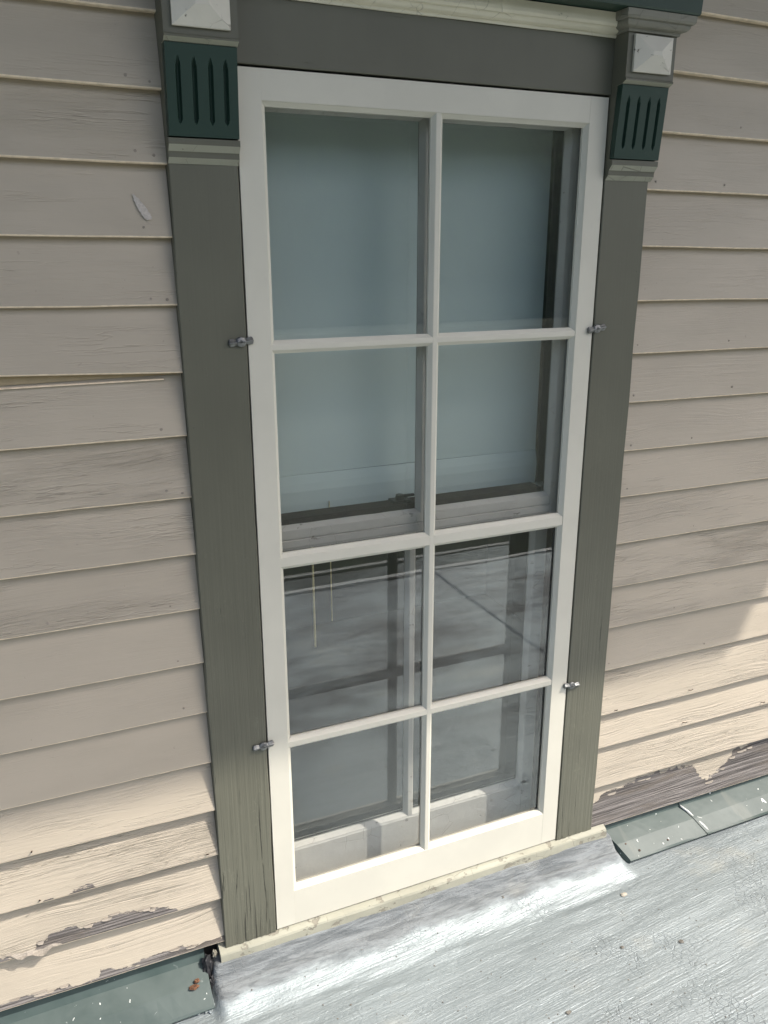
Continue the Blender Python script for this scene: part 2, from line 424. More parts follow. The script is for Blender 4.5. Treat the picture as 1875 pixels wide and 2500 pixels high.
steep = ZD + .032 * (1 - smooth(.012, .040, d + wav * .6)) + .038 * (1 - smooth(.030, .135, d + wav)) 
Z = ZD + (steep - ZD) * upw
near = 1 - smooth(.10, .30, d)
Z += upw * near * (vnoise(X * .4, Y * 2.2, 5, 26) * .0044 + vnoise(X * .7, Y * 2.6, 8, 75) * .0014)
Z += vnoise(X, Y, 11, 5) * .006 * smooth(.05, .3, d) + vnoise(X * .25, Y, 12, 22) * .0018 + vnoise(X, Y, 13, 60) * .0007
Z += -.012 * smooth(.1, 2.2, d)
# lapped seam running out from the wall
Z += .006 * smooth(1.125, 1.135, X) * smooth(.7, .8, d)
nx_, ny_ = X.shape
V = np.stack([X, Y, Z], -1).reshape(-1, 3)
idx = np.arange(nx_ * ny_).reshape(nx_, ny_)
Fq = np.stack([idx[:-1, :-1], idx[1:, :-1], idx[1:, 1:], idx[:-1, 1:]], -1).reshape(-1, 4)
deck = struct(link('roof_deck', mesh('roof_deck', V.tolist(), Fq.tolist()), M['deck'], None, True))
box('roof_edge', M['roofing'], deck, -7, 7, -2.175, -2.15, -4.0, ZD - .05, bev=0)
extrude_x('gravel_stop', M['caulk'], deck, [(-2.178, ZD - .08), (-2.178, ZD + .004), (-2.150, ZD + .002), (-2.150, ZD - .03)], -7, 7)

# ================================================================== house wall with clapboards
wall = thing('house_wall', (0, .03, ZD), 'taupe painted clapboard house wall with peeling lowest boards, around the window', 'wall')
LZ = [.012, .136, .258, .378, .498, .620, .738, .861, .981, 1.099, 1.222, 1.343, 1.466, 1.583, 1.705, 1.823, 1.940, 2.058]
RZ = [-.010, .126, .252, .356, .490, .615, .731, .850, .973, 1.090, 1.210, 1.328, 1.449, 1.569, 1.691, 1.811, 1.931, 2.050]
for L in (LZ, RZ):
    while L[-1] < 2.72: L.append(L[-1] + .12)
box('sheathing', M['dark'], wall, -7, -.42, .036, .05, ZD - .1, 2.86, bev=0)
box('sheathing', M['dark'], wall, .42, 7, .036, .05, ZD - .1, 2.86, bev=0)
box('sheathing', M['dark'], wall, -.42, .42, .036, .05, 2.03, 2.86, bev=0)

def clapboard(x0, x1, zb, ztop, slope, xc, grain, peelf=None, seed=0, lift=None):
    rnd = random.Random(seed)
    step = .006 if peelf else .05
    n = max(2, int((x1 - x0) / step)); V = []; F = []; vh = []; pl = []
    yb = (.0025 if zb < .42 else .0065) + rnd.uniform(-.0018, .0018)
    Ht = ztop - zb
    for i in range(n + 1):
        x = x0 + (x1 - x0) * i / n
        e = mnoise.noise(Vector((x * 3, seed * 7.7, 0))) * .0016; g = mnoise.noise(Vector((x * 2, seed * 3.3, 9))) * .0018
        b = mnoise.noise(Vector((x * 45, seed * 1.3, 4))) * .0007
        z = zb + slope * (x - xc) + e + b + (lift(x) if lift else 0); y = yb + g
        top = ztop + slope * (x - xc) + .022
        pr = [(.031, z + .001), (y + .0025, z), (y + .0008, z + .0009), (y, z + .003), (y + (.0265 - y) * .5, (z + top) / 2), (.0265 + .002, top), (.033, top)]
        for (yy, zz) in pr:
            V.append((x, yy, zz)); vh.append(max(0., (zz - z) / Ht)); pl.append(peelf(x) if peelf else 0.0)
    k = 7
    for i in range(n):
        for j in range(k):
            a = i * k + j; b2 = i * k + (j + 1) % k
            F.append((a, b2, b2 + k, a + k))
    F.append(tuple(range(k))[::-1]); F.append(tuple(n * k + j for j in range(k)))
    bm = bmesh.new(); me0 = mesh('c', V, F)
    at = me0.attributes.new('vh', 'FLOAT', 'POINT'); at.data.foreach_set('value', vh)
    at = me0.attributes.new('peel', 'FLOAT', 'POINT'); at.data.foreach_set('value', pl)
    bm.from_mesh(me0); bpy.data.meshes.remove(me0)
    o = link('clapboard', from_bm('clapboard', bm), M['clap'], wall)
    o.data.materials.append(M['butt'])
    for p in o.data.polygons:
        if p.normal.z < -.35: p.material_index = 1  # down-facing faces take the edge colour with bounce painted in
    o['grain'] = grain
    return o
def steps(seed, pts):
    """peel height along x: knots (x, h) with random blocky steps"""
    r = random.Random(seed); table = {}
    def f(x):
        h = 0.0
        for (xa, ha), (xb, hb) in zip(pts[:-1], pts[1:]):
            if xa <= x <= xb: h = ha + (hb - ha) * (x - xa) / (xb - xa)
        if h <= 0.001: return 0.0
        k = int(math.floor(x / .031))
        if k not in table: table[k] = r.uniform(-.075, .075)
        return max(0.0, h + table[k])
    return f
gl_ = {0: .75, 1: 1.0, 2: .95, 3: .45, 4: .15, 5: .18, 6: .12, 7: .75, 8: .6, 9: .85, 10: .5, 11: .38, 12: .32, 13: .25, 14: .55}
gr_ = {0: .9, 1: .75, 2: .6, 3: .9, 4: .35, 5: .8, 6: 1.0, 7: .6, 8: .5, 9: .4, 10: .32, 11: .25, 12: .25}
left, right, pfs = [], [], {}
for i in range(len(LZ) - 1):
    pf = None; lift = None
    if i == 0: pf = steps(1, [(-2.6, .08), (-1.0, .10), (-.85, .11), (-.70, .16), (-.60, .13), (-.545, .09), (-.50, .08)])
    if i == 1: pf = steps(2, [(-2.6, .30), (-1.3, .28), (-1.06, .12), (-.93, .0), (-.92, .20), (-.78, .25), (-.66, .24), (-.615, .0), (-.50, 0)])
    if i == 2: pf = steps(3, [(-.90, 0), (-.89, .05), (-.80, .08), (-.79, 0), (-.5, 0)])
    if i == 11: lift = lambda x: max(0, (-.53 - x)) * .030
    if pf: pfs['L%d' % i] = pf
    left.append(clapboard(-2.6, -.5265, LZ[i], LZ[i + 1], -.010, -.53, gl_.get(i, .24), pf, 10 + i, lift))
for i in range(len(RZ) - 1):
    pf = None
    if i == 0: pf = steps(4, [(.52, .62), (.60, .80), (.72, .80), (.80, .84), (.90, .82), (.93, .45), (.97, .30), (1.03, .55), (1.08, .9), (1.2, .95), (2.4, .8)])
    if pf: pfs['R%d' % i] = pf
    right.append(clapboard(.5235, 2.4, RZ[i], RZ[i + 1], -.012, .53, gr_.get(i, .24), pf, 60 + i))
zz = 2.075
for k in range(6):                                                   # courses above the window head
    clapboard(-.5255, .5225, zz + .12 * k, zz + .12 * (k + 1), 0, 0, .14, None, 90 + k)
# tan strip of old paint left bare where one left board has lifted
r11 = mesh('bare_paint_strip', [(-1.4, .0195, 1.3330), (-.535, .0205, 1.3400), (-.535, .0215, 1.3460), (-1.4, .0235, 1.3720)], [(0, 1, 2, 3)])
link('bare_paint_strip', r11, M['tan'], left[10])
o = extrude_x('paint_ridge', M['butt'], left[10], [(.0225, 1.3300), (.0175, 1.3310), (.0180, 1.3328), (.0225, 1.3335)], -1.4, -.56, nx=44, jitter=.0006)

# nail heads and bent nails
hd = bmesh.new(); bmesh.ops.create_cone(hd, cap_ends=True, segments=10, radius1=.0028, radius2=.0022, depth=.0010, matrix=Matrix.Rotation(math.pi / 2, 4, 'X'))
head_me = from_bm('nail_head', hd); head_me.materials.append(M['clap'])
rr = random.Random(5)
def board_y(board, zb, z): return .0065 + (.0285 - .0065) * (z - zb) / .142
def nail_head(board, zb, x, dz, dark=False):
    o = bpy.data.objects.new('nail_head', head_me); COL.objects.link(o); o.parent = board
    o.location = (x, board_y(board, zb, zb + dz) - .0004, zb + dz)
    s = rr.uniform(.7, 1.15); o.scale = (s, 1, s)
for i in range(17):
    nail_head(left[i], LZ[i], -.575 + rr.uniform(-.012, .008), .016 + rr.uniform(-.003, .006))
    if rr.random() < .6: nail_head(left[i], LZ[i], -.545 + rr.uniform(-.004, .004), .012 + rr.uniform(-.003, .006))
    if rr.random() < .5: nail_head(left[i], LZ[i], -.83 + rr.uniform(-.04, .08), .016 + rr.uniform(-.003, .006))
    nail_head(right[i], RZ[i], .545 + rr.uniform(-.006, .008), .014 + rr.uniform(-.003, .008))
    if rr.random() < .6: nail_head(right[i], RZ[i], .552 + rr.uniform(-.006, .008), .024 + rr.uniform(-.003, .008))
    if rr.random() < .7: nail_head(right[i], RZ[i], .80 + rr.uniform(-.06, .08), .014 + rr.uniform(-.003, .006))
def bent_nail(board, x, z, l=.016):
    tube('bent_nail', M['nail'], board, [(x, .018, z), (x, .004, z), (x + .001, .002 - l * .6, z + l * .35), (x + .002, -l * .9, z + l * .9)], [.0013, .0013, .0012, .0016], 6)
bent_nail(left[3], -.903, .392, .013); bent_nail(left[2], -.902, .270, .011); bent_nail(left[2], -.552, .268, .007)
bent_nail(right[3], .831, .366, .010); bent_nail(right[3], .570, .364, .006); bent_nail(right[2], .825, .262, .009); bent_nail(right[2], 1.13, .256, .007)
# pale scuff on an upper left board
sv = []; sf = []
nS = 14
for k in range(nS + 1):
    f = k / nS; cx_ = -.588 + .024 * f; cz_ = 1.655 - .042 * f; wd = .0015 + .0055 * math.sin(f * 2.2) + rr.uniform(-.0012, .0012)
    if k == nS: wd = .004
    yy = .0065 + .022 * (cz_ - 1.583) / .144 - .0030
    sv += [(cx_ - wd, yy, cz_), (cx_ + wd, yy, cz_ + .002)]
for k in range(nS): sf.append((2 * k, 2 * k + 1, 2 * k + 3, 2 * k + 2))
link('scuff_mark', mesh('scuff_mark', sv, sf), M['scuff'], left[13])
# curling paint flakes on the lowest left boards
for k, (x, z, l, h) in enumerate([(-.930, .160, .16, .034)]):
    V = []; F = []; rr2 = random.Random(k)
    for i in range(17):
        f = i / 16; wd = h * (math.sin(math.pi * min(1, f * 1.02)) ** .6) * (.7 + .3 * math.sin(f * 23 + k)) + .0004
        zc = z - .012 * f + .003 * math.sin(f * 9)
        for j in range(4):
            g = j / 3; zz0 = zc + wd * (g - .5)
            yb_ = .0065 + .022 * (zz0 - .136) / .142
            V.append((x - l / 2 + l * f, yb_ - .0012 - .010 * (1 - g) ** 2 * math.sin(math.pi * f), zz0 + rr2.uniform(-.0008, .0008)))
    for i in range(16):
        for j in range(3): F.append((i * 4 + j, i * 4 + j + 1, (i + 1) * 4 + j + 1, (i + 1) * 4 + j))
    link('paint_flake', mesh('paint_flake', V, F), M['clap'], left[1])

# small curled flakes hanging along the broken paint edges
rf = random.Random(21)
PEEL = [(left[0], LZ[0], pfs['L0'], -.98, -.55, 7), (left[1], LZ[1], pfs['L1'], -.92, -.63, 8), (right[0], RZ[0], pfs['R0'], .56, 1.15, 10)]
for (bd, zb, pf, xa, xb, cnt) in PEEL:
    for _ in range(cnt):
        x = rf.uniform(xa, xb); h = pf(x)
        if h < .03: continue
        sl = (-.010 if x < 0 else -.012) * (x - (-.53 if x < 0 else .53))
        z = zb + sl + h * .122; wd = rf.uniform(.012, .032); hh = rf.uniform(.002, .0045); out = rf.uniform(.0015, .004); sk = rf.uniform(-.004, .004)
        y0 = .0025 + .0245 * (z - zb) / .142 - .0015
        V = [(x - wd / 2, y0, z + .002), (x + wd / 2 + sk, y0, z + .0025), (x + wd * .42 + sk, y0 - out * .45, z - hh * .5), (x + wd * .25 + sk, y0 - out, z - hh), (x - wd * .3, y0 - out * .8, z - hh * .8), (x - wd * .5, y0 - out * .35, z - hh * .35)]
        o = link('paint_flake', mesh('paint_flake', V, [(0, 1, 2, 5), (5, 2, 3, 4)]), M['clap'], bd); o['grain'] = .2

# ================================================================== window frame: casings, head, corbels, cornice, sill
win = thing('window_frame', (0, 0, -.04), 'olive grey window frame with fluted dark green corbels and yellowed sill', 'window frame')
def casing(x0, x1, seed):
    """vertical board with slightly uneven edges and a split, ragged foot"""
    nz = 60; nxx = 18; V = []; F = []; rs = random.Random(seed)
    foot = [-.005 + rs.uniform(-.0015, .0035) for _ in range(nxx + 1)]
    dep = [rs.choice([0, 0, 0, .004, .007]) for _ in range(nxx + 1)]
    for j in range(nz + 1):
        z = 1.712 * j / nz
        for i in range(nxx + 1):
            x = x0 + (x1 - x0) * i / nxx
            if i in (0, nxx): x += mnoise.noise(Vector((seed, z * 7, i))) * .0016
            y = -.002 + mnoise.noise(Vector((x * 9, z * 3, seed))) * .0008
            if False: y += dep[i] * max(0, 1 - z / (.05 + .17 * ((i * 7) % 5) / 5)) ** .5
            V.append((x, y, z if j else foot[i]))
    f0 = len(V)
    for j in range(nz):
        for i in range(nxx):
            a = j * (nxx + 1) + i; F.append((a, a + 1, a + nxx + 2, a + nxx + 1))
    # edges run back to the wall
    for side in (0, nxx):
        base = len(V)
        for j in range(nz + 1):
            v = V[j * (nxx + 1) + side]; V.append((v[0], .034, v[2]))
        for j in range(nz):
            a = j * (nxx + 1) + side; b = a + nxx + 1
            F.append((a, b, base + j + 1, base + j) if side == 0 else (b, a, base + j, base + j + 1))
    base = len(V)
    for i in range(nxx + 1): V.append((V[i][0], .034, V[i][2]))
    for i in range(nxx): F.append((i + 1, i, base + i, base + i + 1))
    bm = bmesh.new(); me0 = mesh('casing', V, F); bm.from_mesh(me0); bpy.data.meshes.remove(me0)
    bmesh.ops.recalc_face_normals(bm, faces=bm.faces)
    es = [e for e in bm.edges if len(e.link_faces) == 2 and e.calc_face_angle(0) > 1.0]
    bmesh.ops.bevel(bm, geom=es, offset=.0015, segments=1, affect='EDGES')
    return link('casing', from_bm('casing', bm), M['olive'], win)
casing(-.526, -.4035, 3); casing(.4030, .522, 8)
extrude_x('frieze_board', M['olive_h'], win, [(.034, 1.8725), (-.0005, 1.8725), (-.002, 1.874), (-.002, 2.012), (.034, 2.012)], -.4025, .4025, nx=30, jitter=.0006)
# crown moulding under the cornice
def arc(c, r, a0, a1, n): return [(c[0] + r * math.cos(math.radians(a0 + (a1 - a0) * k / n)), c[1] + r * math.sin(math.radians(a0 + (a1 - a0) * k / n))) for k in range(n + 1)]
crown = [(-.0022, 1.978), (-.006, 1.978), (-.007, 1.982)] + arc((-.007, 2.000), .0165, 268, 205, 7) + [(-.0265, 1.994), (-.030, 1.998), (-.0315, 2.004)] + [(-.033, 2.0165), (-.0022, 2.0165)]
o = extrude_x('crown_moulding', M['moulding'], win, crown, -.402, .402, nx=40, jitter=.0006, seed=4)
for p in o.data.polygons: p.use_smooth = False
extrude_x('cornice', M['green'], win, [(.034, 2.0185), (-.074, 2.0185), (-.077, 2.0215), (-.079, 2.050), (-.083, 2.054), (-.083, 2.066), (.034, 2.092)], -.560, .556)

def corbel(x0, x1):
    body = [(.034, 1.706), (-.003, 1.706), (-.0125, 1.7155), (-.0125, 1.7225), (-.0135, 1.7255), (-.0225, 1.7355), (-.0225, 1.7455), (-.0100, 1.7475),
            (-.0200, 1.888), (-.0355, 1.8895), (-.0470, 1.8950), (-.0470, 1.8980), (-.0450, 1.9000), (-.0450, 2.0160), (.034, 2.0160)]
    c = extrude_x('corbel', M['olive_h'], win, body, x0, x1, nx=10, jitter=.0005, seed=x0 * 9)
    c.data.materials.append(M['olive_bounce'])
    for p in c.data.polygons:
        if p.normal.z < -.5 and p.center.z > 1.708: p.material_index = 1  # undersides only: bounce light painted as a lighter colour
    # fluted panel: height field on the raked face with four pointed flutes
    nu, nv = 84, 60; V = []; F = []
    x0p, x1p = x0 + .0015, x1 - .0015; z0p, z1p = 1.7480, 1.8885
    for j in range(nv + 1):
        v = j / nv
        for i in range(nu + 1):
            u = i / nu
            x = x0p + (x1p - x0p) * u; z = z0p + (z1p - z0p) * v
            dd = 0.0
            for c_ in (.17, .39, .62, .83):
                half = .032
                tip = min(1.0, max(0, (v - .14)) / .06, max(0, (.86 - v)) / .10)
                hw = half * max(0.0, tip) ** .7
                if hw > 0.004:
                    q = abs(u - c_) / hw
                    if q < 1: dd = max(dd, .0080 * math.sqrt(1 - q * q) * min(1, tip + .15))
            rake = -.0245 - .0120 * v
            V.append((x, rake + dd, z))
    for j in range(nv):
        for i in range(nu):
            a = j * (nu + 1) + i; F.append((a, a + 1, a + nu + 2, a + nu + 1))
    # skirt
    rim = [i for i in range(nu + 1)] + [(j + 1) * (nu + 1) - 1 for j in range(1, nv + 1)] + [nv * (nu + 1) + i for i in range(nu - 1, -1, -1)] + [j * (nu + 1) for j in range(nv - 1, 0, -1)]
    base = len(V)
    for r_ in rim: V.append((V[r_][0], -.012, V[r_][2]))
    for k in range(len(rim)):
        k2 = (k + 1) % len(rim); F.append((rim[k2], rim[k], base + k, base + k2))
    link('fluted_panel', mesh('fluted_panel', V, F), M['green'], c)
    # rosette: pyramid on a square plinth
    cx_ = (x0 + x1) / 2; a = .048; zc = 1.9445; h2 = .034
    yb = -.0452; V = []
    for (s, y) in ((1.0, yb), (1.0, yb - .006), (.94, yb - .007)):
        V += [(cx_ - a * s, y, zc - h2 * s), (cx_ + a * s, y, zc - h2 * s), (cx_ + a * s, y, zc + h2 * s), (cx_ - a * s, y, zc + h2 * s)]
    V += [(cx_ - .012, yb - .0195, zc - .004), (cx_ + .012, yb - .0195, zc - .004), (cx_ + .010, yb - .0195, zc + .004), (cx_ - .010, yb - .0195, zc + .004)]
    F = []
    for l in range(3):
        for k in range(4): F.append((l * 4 + k, l * 4 + (k + 1) % 4, (l + 1) * 4 + (k + 1) % 4, (l + 1) * 4 + k))
    F.append((12, 13, 14, 15))
    bm = bmesh.new(); me0 = mesh('r', V, F); bm.from_mesh(me0); bpy.data.meshes.remove(me0)
    link('rosette', from_bm('rosette', bm), M['rosette'], c)
    # cap moulding wrapped round three sides
    prof = [(.0, 1.983), (.004, 1.983), (.005, 1.988), (.009, 1.9895)] + [(.009 + .010 * math.sin(t), 1.9895 + .012 * (1 - math.cos(t))) for t in (.4, .8, 1.2, 1.57)] + [(.023, 2.002), (.0255, 2.006), (.0265, 2.0175), (0, 2.0178)]
    V = []; F = []; n = len(prof)
    for k in range(4):
        for (of, z) in prof:
            V.append([(x0 - of, -.0025, z), (x0 - of, -.0452 - of, z), (x1 + of, -.0452 - of, z), (x1 + of, .034, z)][k] if k != 0 else (x0 - of, -.0025 if x0 > 0 else .034, z))
    if x0 < 0:
        for j in range(n): V[3 * n + j] = (V[3 * n + j][0], -.0025, V[3 * n + j][2])
    for k in range(3):
        for j in range(n - 1): F.append((k * n + j, k * n + j + 1, (k + 1) * n + j + 1, (k + 1) * n + j))
    bm = bmesh.new(); me0 = mesh('cap', V, F); bm.from_mesh(me0); bpy.data.meshes.remove(me0)
    link('cap_moulding', from_bm('cap_moulding', bm), M['capm'], c)
    return c
corbel(-.5262, -.4022); corbel(.4030, .5260)

# sill: sloped nose under the storm sash, running back under the lower sash
extrude_x('sill', M['sill'], win, [(.0305, .0065), (-.0035, -.0055), (-.0115, -.0095), (-.0140, -.0135), (-.0165, -.0420), (.0305, -.0420)], -.541, .566, nx=70, jitter=.0016, seed=2)
extrude_x('inner_sill', M['maroon'], win, [(.034, .006), (.150, .043), (.150, -.04), (.034, -.04)], -.400, .400)
for s in (-1, 1):
    nm = 'jamb'
    box(nm, M['stain'], win, *(sorted((s * .4045, s * .425))), .034, .175, -.03, 1.90, bev=0)
    box('blind_stop', M['stain'], win, *(sorted((s * .380, s * .4035))), .080, .0985, .02, 1.86, bev=.001)
box('head_jamb', M['stain'], win, -.425, .425, .036, .175, 1.862, 1.90, bev=0)

# ================================================================== glazed sashes
def pane(name, parent, x0, x1, z0, z1, y, mat):
    bm = bmesh.new()
    vs = [bm.verts.new(v) for v in ((x0, y, z0), (x1, y, z0), (x1, y, z1), (x0, y, z1))]; bm.faces.new(vs)
    me = bpy.data.meshes.new(name); bm.to_mesh(me); bm.free()
    return link(name, me, mat, parent)
# --- storm window
st = thing('storm_window', (0, .015, 0), 'cream eight pane wooden storm window held in the olive frame by metal turn buttons', 'storm window')
H = 1.868; si = .3543; T0, T1 = .0, .030
m1, m2, m3 = 1.3825, .9375, .4985; hv = .0046; hm = (.0046, .0096, .0056)
box('stile', M['cream'], st, -.400, -si, T0, T1, .001, H, bev=.0006)
box('stile', M['cream'], st, si, .400, T0, T1, .001, H, bev=.0006)
box('top_rail', M['cream'], st, -si, si, T0 + .0002, T1, H - .0516, H, bev=.0003)
box('bottom_rail', M['cream'], st, -si, si, T0 + .0002, T1, .001, .0976, bev=.0003)
box('vertical_muntin', M['cream'], st, -hv, hv, T0 + .0012, T1 - .003, .0976, H - .0516, bev=.0004)
rows = [.0976] + [z + d_ for z, h in ((m3, hm[2]), (m2, hm[1]), (m1, hm[0])) for d_ in (-h, h)] + [H - .0516]
for z, h in ((m3, hm[2]), (m2, hm[1]), (m1, hm[0])):
    for (a, b) in ((-si, -hv), (hv, si)):
        box('muntin', M['cream'], st, a, b, T0 + .0014, T1 - .003, z - h, z + h, bev=.0004)
bead = [(-.0003, .0016), (.0009, .0018), (.0070, .0095), (.0080, .0100), (.0080, .0170)]
back = [(.0080, .0190), (.0005, .0270)]
for k in range(4):
    for (a, b) in ((-si, -hv), (hv, si)):
        z0, z1 = rows[2 * k], rows[2 * k + 1]
        p = pane('pane', st, a + .004, b - .004, z0 + .004, z1 - .004, .018, M['glass'])
        ring('glazing_bead', M['cream'], p, a, b, z0, z1, bead)
        ring('inner_bead', M['cream'], p, a, b, z0, z1, back)
# --- upper sash
us = thing('upper_sash', (0, .06, .945), 'old grey upper sash with chipped paint behind the storm window panes', 'window sash')
Y0, Y1 = .045, .079
for s in (-1, 1): box('stile', M['sash'], us, *(sorted((s * .3450, s * .3740))), Y0, Y1, .945, 1.86, bev=.0014)
box('top_rail', M['sash'], us, -.3445, .3445, Y0 + .0005, Y1, 1.816, 1.86, bev=.001)
extrude_x('bottom_rail', M['sash'], us, [(Y0, .952), (Y0, .966), (Y0 + .003, .9675), (Y0 + .001, .970), (Y0 + .001, .990), (Y1, .990), (Y1, .945), (Y0 + .004, .945)], -.3445, .3445, nx=30, jitter=.0006)
box('muntin', M['sash'], us, -.0055, .0055, Y0 + .001, Y1 - .003, .990, 1.816, bev=.0006)
putty = [(-.0002, Y0 + .0012), (.0012, Y0 + .002), (.0085, .058), (.0085, .062)]
pback = [(.0085, .063), (.0005, .077)]
for k, (a, b) in enumerate(((-.3445, -.0055), (.0055, .3445))):
    p = pane('pane', us, a + .003, b - .003, .993, 1.813, .0605, M['glass2'])
    ring('putty', M['sash'], p, a, b, .990, 1.816, putty, .0012, k * 5)
    ring('inner_bead', M['stain'], p, a, b, .990, 1.816, pback)
# --- lower sash
ls = thing('lower_sash', (0, .115, .04), 'old grey lower sash with a sunlit bottom rail behind the storm window', 'window sash')
Y0, Y1 = .100, .136
for s in (-1, 1): box('stile', M['sash'], ls, *(sorted((s * .3470, s * .4040))), Y0, Y1, .030, 1.0, bev=.0014)
box('top_rail', M['stain'], ls, -.3465, .3465, Y0 - .012, Y1, .958, 1.002, bev=.0016)
extrude_x('bottom_rail', M['sash'], ls, [(Y0, .034), (Y0, .126), (Y0 + .004, .131), (Y1, .131), (Y1, .034)], -.3465, .3465, nx=30, jitter=.0006)
box('muntin', M['sash'], ls, -.0055, .0055, Y0 + .001, Y1 - .003, .131, .958, bev=.0006)
putty = [(-.0002, Y0 + .0012), (.0012, Y0 + .002), (.0085, .113), (.0085, .116)]
pback = [(.0085, .118), (.0005, .134)]
for k, (a, b) in enumerate(((-.3465, -.0055), (.0055, .3465))):
    p = pane('pane', ls, a + .003, b - .003, .134, .955, .1155, M['glass2'])
    ring('putty', M['sash'], p, a, b, .131, .958, putty, .0010, 20 + k * 5)
    ring('inner_bead', M['stain'], p, a, b, .131, .958, pback)
# sash lock on the meeting rail
lk = box('sash_lock', M['lock'], ls, -.052, -.006, .094, .128, 1.0022, 1.009, bev=.002)
bm = bmesh.new(); bmesh.ops.create_cone(bm, cap_ends=True, segments=16, radius1=.011, radius2=.009, depth=.012, matrix=Matrix.Translation((-.030, .110, 1.014)))
add_box(bm, -.032, .004, .100, .108, 1.0145, 1.021, .002)
link('lock_lever', from_bm('lock_lever', bm), M['lock'], lk)

# ================================================================== roller shade, pull cords, dark room
sh = thing('roller_shade', (0, .15, .97), 'blue grey roller shade drawn down behind the upper panes', 'roller shade')
V = []; F = []; nxs = 20; prof = [(1.90, .150), (1.6, .150), (1.3, .151), (1.082, .150)]
for (z, y) in prof:
    for i in range(nxs + 1):
        u = i / nxs; V.append((-.385 + .751 * u, y + .004 * math.sin(u * 3.1), z))
for j in range(len(prof) - 1):
    for i in range(nxs): a = j * (nxs + 1) + i; F.append((a, a + 1, a + nxs + 2, a + nxs + 1))
link('cloth', mesh('cloth', V, F), M['shade'], sh, True)
extrude_x('hem', M['shade'], sh, [(.1505, 1.0815), (.1485, 1.079), (.1440, 1.062), (.1415, 1.045), (.1425, 1.015), (.147, .985), (.151, .972), (.155, .985), (.156, 1.05), (.153, 1.0815)], -.385, .366)
tube('roller', M['shade'], sh, [(-.39, .172, 1.88), (.392, .172, 1.88)], .016, 14)
for nm, x, z0, r in (('shade_cord', -.237, .655, .0024), ('shade_cord', -.193, .715, .0013)):
    c = tube(nm, M['brass'], None, [(x, .142, 1.0), (x, .142, z0 + .3), (x + .001, .142, z0)], [r * .9, r, r * 1.1], 10)
    tag(c, 'thick straw coloured cord hanging behind the lower left panes' if r > .002 else 'thin straw coloured cord hanging right of the thick cord', 'cord', 'cords hanging below the shade')
room = bpy.data.meshes.new('room')
bm = bmesh.new()
bmesh.ops.create_cube(bm, size=1.0)
for v in bm.verts: v.co = Vector((v.co.x * 4.4, 1.79 + v.co.y * 3.22, .9 + v.co.z * 3.6))
bm.faces.ensure_lookup_table()
fr = [f for f in bm.faces if f.calc_center_median().y < .3]
bmesh.ops.delete(bm, geom=fr, context='FACES')
struct(link('room_interior', from_bm('room_interior', bm), M['dark']))
V = [(-2.2, .18, -.9), (2.2, .18, -.9), (2.2, .18, 2.7), (-2.2, .18, 2.7), (-.42, .18, -.03), (.42, .18, -.03), (.42, .18, 1.9), (-.42, .18, 1.9)]
struct(link('room_front_wall', mesh('room_front_wall', V, [(0, 1, 5, 4), (1, 2, 6, 5), (2, 3, 7, 6), (3, 0, 4, 7)]), M['dark']))

# ================================================================== turn buttons
def turn_button(x, z, ang, label):
    t = thing('turn_button', (x, -.003, z), label, 'turn button', 'turn buttons holding the storm window')
    nU, nV = 44, 14; V = []; F = []
    for i in range(nU + 1):
        u = -1 + 2 * i / nU; X_ = .0245 * u; au = abs(X_)
        half = .0095 * math.sqrt(max(0, 1 - (au / .0105) ** 2)) if au < .0098 else 0
        wing = .0072 if au < .0190 else .0072 * math.sqrt(max(0.0, 1 - ((au - .0190) / .0056) ** 2)) + .0008
        neck = .0052 + .0022 * min(1, max(0, (au - .008) / .008))
        wz = max(half, min(wing, neck))
        for j in range(nV + 1):
            v = -1 + 2 * j / nV
            ridge = math.exp(-(v * 2.6) ** 2)
            top = .0045 * (1 - .55 * v * v) + .0030 * ridge * (1 if au > .008 else .3) + (.0025 if au < .0085 else 0)
            if abs(u) == 1: top *= .5
            V.append(Vector((X_, -top, wz * v)))
    for i in range(nU):
        for j in range(nV): a = i * (nV + 1) + j; F.append((a, a + nV + 1, a + nV + 2, a + 1))
    rim = [j for j in range(nV + 1)] + [i * (nV + 1) + nV for i in range(1, nU + 1)] + [nU * (nV + 1) + j for j in range(nV - 1, -1, -1)] + [i * (nV + 1) for i in range(nU - 1, 0, -1)]
    base = len(V)
    for r_ in rim: V.append(Vector((V[r_].x, 0.0004, V[r_].z)))
    for k in range(len(rim)):
        k2 = (k + 1) % len(rim); F.append((rim[k], rim[k2], base + k2, base + k))
    R = Matrix.Translation((x, -.0028, z)) @ Matrix.Rotation(-ang, 4, 'Y')
    me = mesh('wing', [R @ v for v in V], F)
    link('wing', me, M['pewter'], t, True)
    bm = bmesh.new(); bmesh.ops.create_cone(bm, cap_ends=True, segments=16, radius1=.0042, radius2=.0034, depth=.002, matrix=Matrix.Translation((x, -.0102, z)) @ Matrix.Rotation(math.pi / 2, 4, 'X'))
    sc = link('screw', from_bm('screw', bm), M['pewter'], t)
    box('slot', M['lock'], sc, x - .003, x + .003, -.0118, -.0110, z - .0005, z + .0005, bev=0)
turn_button(-.415, 1.3970, math.radians(5), 'metal turn button on the upper left edge of the storm window')
turn_button(.4085, 1.3915, math.radians(8), 'metal turn button on the upper right edge of the storm window')
turn_button(-.412, .5155, math.radians(4), 'metal turn button on the lower left edge of the storm window')
turn_button(.4130, .4800, math.radians(-6), 'metal turn button on the lower right edge of the storm window')

